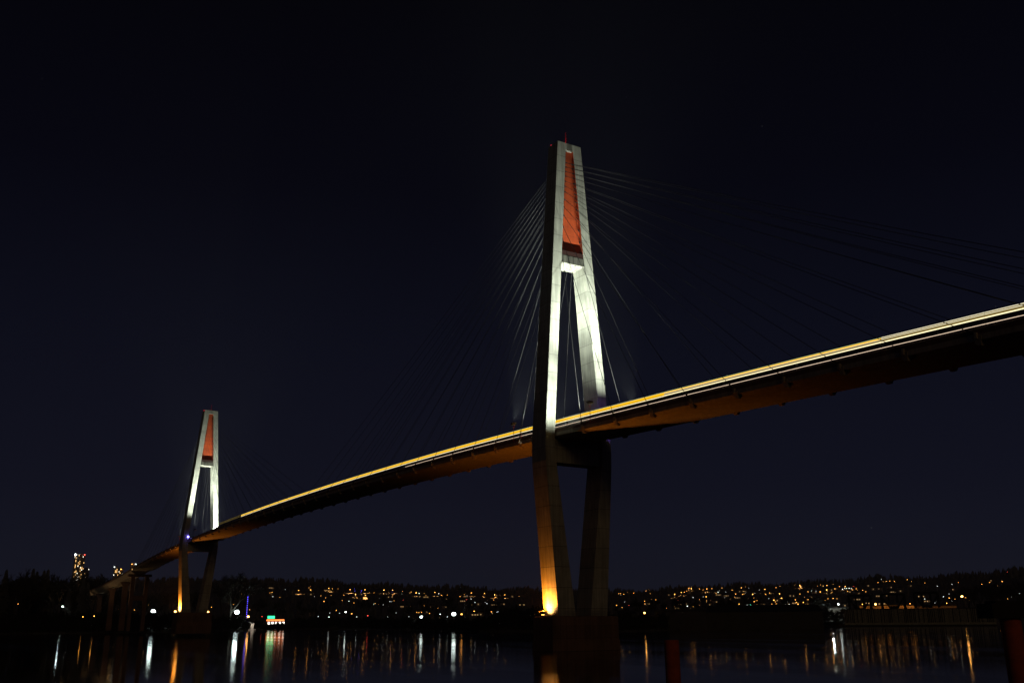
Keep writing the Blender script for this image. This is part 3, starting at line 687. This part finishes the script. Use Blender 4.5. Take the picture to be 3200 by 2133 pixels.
for i, (u, r) in enumerate(cand):
    p = ground(u, r, terrain(u, r)-.3); ms = HP[i % 3]
    d = flat(u); rz = math.atan2(-d.x, d.y)+rnd.uniform(-.5, .5)
    o = empty('house', p, rz); zone = 'between the two towers' if u < 1700 else 'right of the nearest tower' if u < 2600 else 'behind the timber wharf'
    kd = ('plain', 'wide', 'tall narrow')[i % 3]
    tag(o, f'{kd} gabled house on the dark hillside {zone}', 'house', f'{kd} houses on the hillside {zone}')
    for nme, me in ms.items():
        c = bpy.data.objects.new('window' if nme.startswith('window') else nme, me); COL.objects.link(c); c.parent = o

# ------------------------------------------------------------------ old timber wharf with three steel portals (right)
WR = 1000
a, hw, rz = frame(2640, 3112, WR); ztop = at(2900, 1899, WR).z
o = empty('timber_wharf', (a.x, a.y, 0), rz); tag(o, 'old timber wharf wall of upright piles on the far shore at the right', 'wharf')
b = MB().box(-hw, hw, .6, 12, -1, ztop-.6)
b.build('backing', 'tarry', o)
b = MB(); x = -hw
rnd = random.Random(3)
while x < hw:
    w_ = rnd.uniform(.35, .55); b.box(x, x+w_, 0+rnd.uniform(0, .15), .6, 3.2, ztop-rnd.uniform(.3, .9)); x += w_+rnd.choice([.12, .12, .3, .9])
b.build('pile_row', 'timber', o)
MB().box(-hw-1, hw+1, -.35, 12.5, ztop-.5, ztop).build('capping_beam', 'tarry', o)
MB().box(-hw, hw, -.4, .6, 1.2, 3.2).build('waling', 'timber', o); MB().box(-hw, hw, -.5, .6, -1, 1.2).build('fender', 'tarry', o)
# lit fence/shed wall behind the portals
building('storage_shed', 2690, 2862, 1889, WR+60, 14, 'long low shed wall glowing orange behind the first two steel portals', 'shed', .8, wall='facade', gable=False)
building('storage_shed', 2862, 2995, 1890, WR+75, 14, 'low shed glowing orange behind and right of the third steel portal', 'shed', .8, wall='facade', gable=False)
for k, (u, e) in enumerate(((2700, 3500), (2775, 5000), (2850, 6000), (2965, 4000))):
    p = ground(u, WR+48, 0); o = empty('yard_lamp', (p.x, p.y, ztop-1), rz)
    tag(o, ['orange yard lamp behind the first steel portal', 'orange yard lamp between the first and second steel portals', 'orange yard lamp left of the third steel portal', 'orange yard lamp right of the third steel portal'][k], 'lamp', 'orange yard lamps behind the wharf')
    MB().tube((0, 0, -6), (0, 0, 6), .12).build('pole', 'darksteel', o); MB().ball((0, -.3, 6), .35).build('lamp_head', 'glow_amber', o); lamp('yard_light', 'SPOT', (0, .6, 5.4), e*.5, (1, .34, .04), o, aim=(0, 12, 3), size=.4, angle=150, blend=.8)
p = ground(2600, 1120, 0); o = empty('yard_lamp', (p.x, p.y, 3)); tag(o, 'white yard lamp over the pale building at the end of the long warehouse', 'lamp')
MB().tube((0, 0, 0), (0, 0, 14), .12).build('pole', 'darksteel', o); MB().ball((0, 0, 14), .5).build('lamp_head', 'glow_white', o); lamp('yard_light', 'POINT', (0, 0, 12.6), 14000, (.8, 1, .9), o, size=.5)
def portal(u0, u1, v0, v1, label, wide):
    r = WR+6; c, hw, rz = frame(u0, u1, r); zb = at(u0, v1, r).z; zt = at((u0+u1)/2, v0, r).z; H = zt-zb
    o = empty('steel_portal', (c.x, c.y, zb-1), rz); tag(o, label, 'portal frame', 'steel portals on the timber wharf')
    q = .12*2*hw
    for s in (-1, 1):
        for y in (0, 6):
            MB().box(s*hw-q*.5, s*hw+q*.5, y-.5, y+.5, 0, H+.6).build('leg', 'portalsteel', o)
            MB().box(s*hw*.36-q*.4, s*hw*.36+q*.4, y-.4, y+.4, H*.42 if not wide else 0, H+.6).build('hanger', 'portalsteel', o)
            MB().hexa([(s*hw*.30-q*.4, y-.35, .0), (s*hw*.30+q*.4, y-.35, .0), (s*hw*.30+q*.4, y+.35, 0), (s*hw*.30-q*.4, y+.35, 0)],
                      [(s*hw*.92-q*.4, y-.35, H*.78), (s*hw*.92+q*.4, y-.35, H*.78), (s*hw*.92+q*.4, y+.35, H*.78), (s*hw*.92-q*.4, y+.35, H*.78)]).build('brace', 'portalsteel', o)
    for y in (0, 6): MB().box(-hw*1.0, hw*1.0, y-.45, y+.45, H-.6, H+1.2).build('top_girder', 'portalsteel', o)
    MB().box(-hw*.4, hw*.4, -.6, 6.6, -.2, 2.4).build('base_beam', 'portalsteel', o)
    if wide:
        e = MB().box(-hw*1.28, hw*1.28, -1.2, 7.2, H+1.25, H+1.5)
        for k in range(15):
            x = -hw*1.26+hw*2.52*k/14; e.box(x-.06, x+.06, -1.15, -1.03, H+1.5, H+2.7)
        e.box(-hw*1.28, hw*1.28, -1.15, -1.03, H+2.6, H+2.75)
        for s in (-1, 1):
            for z in (.3, .5, .7): e.box(min(s*hw*1.06, s*hw*1.26), max(s*hw*1.06, s*hw*1.26), -.9, 6.9, H*z, H*z+.2)
            e.box(s*hw*1.24-.12, s*hw*1.24+.12, -.9, -.7, H*.25, H+1.3)
        e.build('walkway', 'portalsteel', o)
portal(2659, 2727, 1857, 1903, 'first steel portal with a walkway, leftmost of three on the timber wharf', True)
portal(2762, 2834, 1853, 1897, 'middle steel portal, plain, without a walkway', False)
portal(2866, 2940, 1848, 1894, 'third steel portal with a walkway, rightmost on the timber wharf', True)

# ------------------------------------------------------------------ trees
def conifer_cloud(name, spots, label=None):
    rnd = random.Random(len(spots)); b = MB()
    for p, h, w_ in spots:
        n = 6; ph = rnd.uniform(0, 6.28)
        b.tube(p-Vector((0, 0, 1)), p+Vector((0, 0, h*.5)), w_*.07, w_*.04, 4)
        for k in range(4):
            z0 = h*(.12+.21*k); z1 = min(h, z0+h*.36) if k < 3 else h; rr = w_*(1-.22*k)*.55
            ring = [p+Vector((math.cos(ph+i*6.283/n)*rr*rnd.uniform(.6, 1.3), math.sin(ph+i*6.283/n)*rr*rnd.uniform(.6, 1.3), z0-rnd.uniform(0, .06)*h)) for i in range(n)]
            b.add(ring+[p+Vector((rnd.uniform(-.2, .2), rnd.uniform(-.2, .2), z1))], [(i, (i+1) % n, n) for i in range(n)])
    me = bpy.data.meshes.new(name); me.from_pydata(b.v, [], b.f); me.materials.append(M['forest'])
    o = bpy.data.objects.new(name, me); COL.objects.link(o); tag(o, label, 'forest', None, 'stuff'); return o
rnd = random.Random(11); sp = []
for i in range(2600):
    u = rnd.uniform(-300, 3700); r = rnd.uniform(2750, 3250); h = rnd.uniform(9, 21)*(1+.35*math.sin(u*.021)*math.sin(u*.0073))
    sp.append((ground(u, r, terrain(u, min(r, 3000))-1), h, h*rnd.uniform(.4, .75)))
conifer_cloud('hilltop_forest', sp, 'dark conifer forest along the top of the far hill')
sp = []
for i in range(2600):
    u = rnd.uniform(-200, 3500); r = rnd.uniform(1380, 2750); h = rnd.uniform(6, 15); z = terrain(u, r)
    vt = project(ground(u, r, z+h))[1]
    if any(abs(u-lu) < 7 and lr > r-5 and vt < lv+6 for lu, lv, lr in HLTOP): continue
    sp.append((ground(u, r, z-1), h, h*rnd.uniform(.35, .6)))
conifer_cloud('hillside_forest', sp, 'dark trees scattered over the lower slope of the far hill')

def bare_tree_mesh(seed, dense):
    """winter tree one unit high: forking limbs ending in sprays of thin twigs"""
    rnd = random.Random(seed); tr = MB(); cr = MB()
    def grow(p, d, L, r, lev):
        q = p+d*L; tr.tube(p, q, r, r*.62, 5 if lev < 2 else 3)
        if lev >= 3:
            for k in range(dense):
                e = (d+Vector((rnd.gauss(0, .7), rnd.gauss(0, .7), rnd.gauss(.15, .6)))).normalized(); a = p.lerp(q, rnd.uniform(.1, 1)); Lt = L*rnd.uniform(.5, 1.2); w_ = .0045
                s_ = e.orthogonal().normalized()*w_; cr.add([a-s_, a+s_, a+e*Lt], [(0, 1, 2)])
                f = (e+Vector((rnd.gauss(0, .6), rnd.gauss(0, .6), rnd.gauss(0, .5)))).normalized(); a2 = a+e*Lt*.5; cr.add([a2-s_, a2+s_, a2+f*Lt*.6], [(0, 1, 2)])
            if lev >= 4: return
        for k in range(3 if lev < 2 else 2+(rnd.random() < .5)):
            e = (d+Vector((rnd.gauss(0, .42), rnd.gauss(0, .42), rnd.gauss(.12, .25)))).normalized()
            grow(p.lerp(q, rnd.uniform(.65, 1)), e, L*rnd.uniform(.6, .82), r*.6, lev+1)
    grow(Vector((0, 0, 0)), Vector((rnd.gauss(0, .04), rnd.gauss(0, .04), 1)).normalized(), .27, .018, 0)
    zmax = max(v[2] for v in cr.v); 
    for b in (tr, cr): b.v = [(x/zmax, y/zmax, z/zmax) for x, y, z in b.v]
    m1 = tr.mesh('trunk', 'bark'); m2 = bpy.data.meshes.new('crown'); m2.from_pydata(cr.v, [], cr.f); m2.materials.append(M['twig']); return m1, m2
TM = [bare_tree_mesh(s, 7) for s in (1, 2, 3, 5)]
def con_mesh(seed):
    rnd = random.Random(seed); b = MB(); t_ = MB().tube((0, 0, 0), (0, 0, .9), .014, .004, 6)
    for k in range(420):
        z = .10+.88*rnd.random()**.9; rr = (1-z)*.24*rnd.uniform(.55, 1.15)+.01; a = rnd.uniform(0, 6.283); w_ = .02+.05*(1-z)
        c = Vector((math.cos(a), math.sin(a), 0)); s_ = Vector((-c.y, c.x, 0))
        b.add([Vector((0, 0, z+.02)), c*rr*.6+s_*w_+Vector((0, 0, z-.01)), c*rr+Vector((0, 0, z-.05)), c*rr*.6-s_*w_+Vector((0, 0, z-.01))], [(0, 1, 2), (0, 2, 3)])
    m2 = bpy.data.meshes.new('crown'); m2.from_pydata(b.v, [], b.f); m2.materials.append(M['forest']); return t_.mesh('trunk', 'bark'), m2
CM = [con_mesh(s) for s in (1, 2)]
def tree(u, vtop, r, kind, label, group, wide=1.0):
    z0 = terrain(u, r)-.4; h = at(u, vtop, r).z-z0; ms = (TM if kind == 'bare' else CM)[int(u*3+r) % (4 if kind == 'bare' else 2)]
    o = empty('bare_tree' if kind == 'bare' else 'conifer', ground(u, r, z0), (u*1.7) % 6.28); tag(o, label, 'tree', group); o.scale = (h*wide, h*wide, h)
    for nme, me in zip(('trunk', 'crown'), ms):
        c = bpy.data.objects.new(nme, me); COL.objects.link(c); c.parent = o
rnd = random.Random(5)
for i in range(46):
    u = -60+i*9.3+rnd.uniform(-5, 5); r = shoreD(u)+rnd.uniform(16, 110)
    vt = interp([(-60, 1785), (60, 1775), (140, 1778), (200, 1800), (290, 1772), (330, 1785), (400, 1815)], u)+rnd.uniform(-4, 45)
    tree(u, vt, r, 'bare' if rnd.random() < .72 else 'conifer', 'dark leafless tree in the tall grove on the left shore', 'trees of the left shore grove', 1.05)
for u, v, w_ in ((690, 1806, .9), (716, 1776, 1.25), (738, 1790, 1.1)): tree(u, v, shoreD(u)+40+(u % 7)*5, 'bare', {690: 'smaller round-crowned tree directly right of the distant tower', 716: 'tallest round-crowned tree right of the distant tower', 738: 'outer right tree of the round-crowned trio by the distant tower'}[u], None, w_)
for i in range(9):
    u = 440+i*22+rnd.uniform(-6, 6); tree(u, rnd.uniform(1835, 1862), shoreD(u)+rnd.uniform(20, 80), 'bare', 'thin leafless tree on the shore behind the legs of the distant tower', 'trees behind the distant tower')
for i in range(34):
    u = 770+i*26+rnd.uniform(-10, 10); tree(u, rnd.uniform(1850, 1895), shoreD(u)+rnd.uniform(18, 120), 'bare' if rnd.random() < .7 else 'conifer', 'small dark tree on the far shore between the two towers', 'trees on the shore between the towers', .8)
for i in range(26):
    u = 1935+i*26+rnd.uniform(-10, 10); tree(u, rnd.uniform(1848, 1890), shoreD(u)+rnd.uniform(120, 260), 'bare', 'leafless tree behind the dark sheds right of the nearest tower', 'trees behind the dark sheds', .8)
for i in range(17):
    u = 3000+i*17+rnd.uniform(-6, 6); tree(u, rnd.uniform(1800, 1850), 1420+rnd.uniform(0, 150), 'bare', 'tall leafless tree at the right edge beyond the wharf', 'trees beyond the wharf')
# dense brush along the far bank, and a mound left of the nearest tower
def brush(name, us_, top, dr, n, seed, label):
    b = MB(); rnd = random.Random(seed)
    for i in range(n):
        u = rnd.uniform(*us_); r = shoreD(u)+rnd.uniform(*dr)
        zt = at(u, interp(top, u), r).z+1.2*math.sin(u*.11)+.8*math.sin(u*.37+1); z = .4+(zt-.4)*rnd.random()**.7*rnd.uniform(.85, 1.1)
        p = ground(u, r, z); a, c = Vector((rnd.gauss(0, 1), rnd.gauss(0, 1), rnd.gauss(0, 1))).normalized(), Vector((rnd.gauss(0, 1), rnd.gauss(0, 1), rnd.gauss(0, 1))).normalized()
        b.add([p, p+a*1.2, p+c*1.2], [(0, 1, 2)])
    me = bpy.data.meshes.new(name); me.from_pydata(b.v, [], b.f); me.materials.append(M['brush']); o = bpy.data.objects.new(name, me); COL.objects.link(o); tag(o, label, 'shrubs', None, 'stuff')
brush('shrubs', (1490, 1760), [(1490, 1942), (1540, 1918), (1600, 1903), (1760, 1900)], (4, 26), 9000, 8, 'dark shrubby mound on the shore behind the nearest tower')
brush('shrubs', (-150, 560), [(-150, 1915), (560, 1920)], (3, 12), 26000, 9, 'dark brush along the left bank')
brush('shrubs', (560, 1500), [(560, 1922), (700, 1926), (800, 1934), (822, 1950), (900, 1950), (920, 1932), (1000, 1928), (1500, 1934)], (2, 10), 34000, 10, 'dark brush along the bank between the two towers')
brush('shrubs', (1900, 2215), [(1900, 1918), (2000, 1922), (2215, 1915)], (2, 12), 9000, 12, 'dark brush on the bank right of the nearest tower')
brush('shrubs', (2560, 2690), [(2560, 1905), (2690, 1908)], (0, 12), 6000, 13, 'dark brush on the bank between the warehouse and the wharf')
# sodium street lights under the approach deck
for k, (x, y) in enumerate(((-560, -22), (-650, -24), (-500, -24))):
    o = empty('path_lamp', (x, y, 3)); tag(o, ['amber path lamp under the middle of the approach deck', 'amber path lamp under the far end of the approach deck', 'amber path lamp near the two-column pier'][k], 'street lamp')
    MB().tube((0, 0, 0), (0, 0, 8), .12).tube((0, 0, 8), (0, 1.2, 8.4), .08).build('pole', 'darksteel', o); MB().ball((0, 1.3, 8.3), .3).build('lamp_head', 'glow_amber', o)
    lamp('path_light', 'SPOT', (0, 1.4, 8.8), 3200, (1, .62, .3), o, aim=(0, 10, 40), size=.3, angle=140, blend=.6)

# ------------------------------------------------------------------ night haze over the river valley
hz = bpy.data.materials.new('haze'); hz.use_nodes = True; t = hz.node_tree; t.nodes.clear()
pv = N(t, 'ShaderNodeVolumePrincipled'); pv.inputs['Color'].default_value = (.9, .93, 1, 1); pv.inputs['Density'].default_value = .000055; pv.inputs['Anisotropy'].default_value = 0
ou = N(t, 'ShaderNodeOutputMaterial'); t.links.new(pv.outputs[0], ou.inputs['Volume']); M['haze'] = hz
S.cycles.volume_bounces = 0
tag(MB().box(-5100, 5100, -5100, 5100, -9, 290).build('haze', 'haze'), 'thin night haze over the whole river valley', None, None, 'stuff')
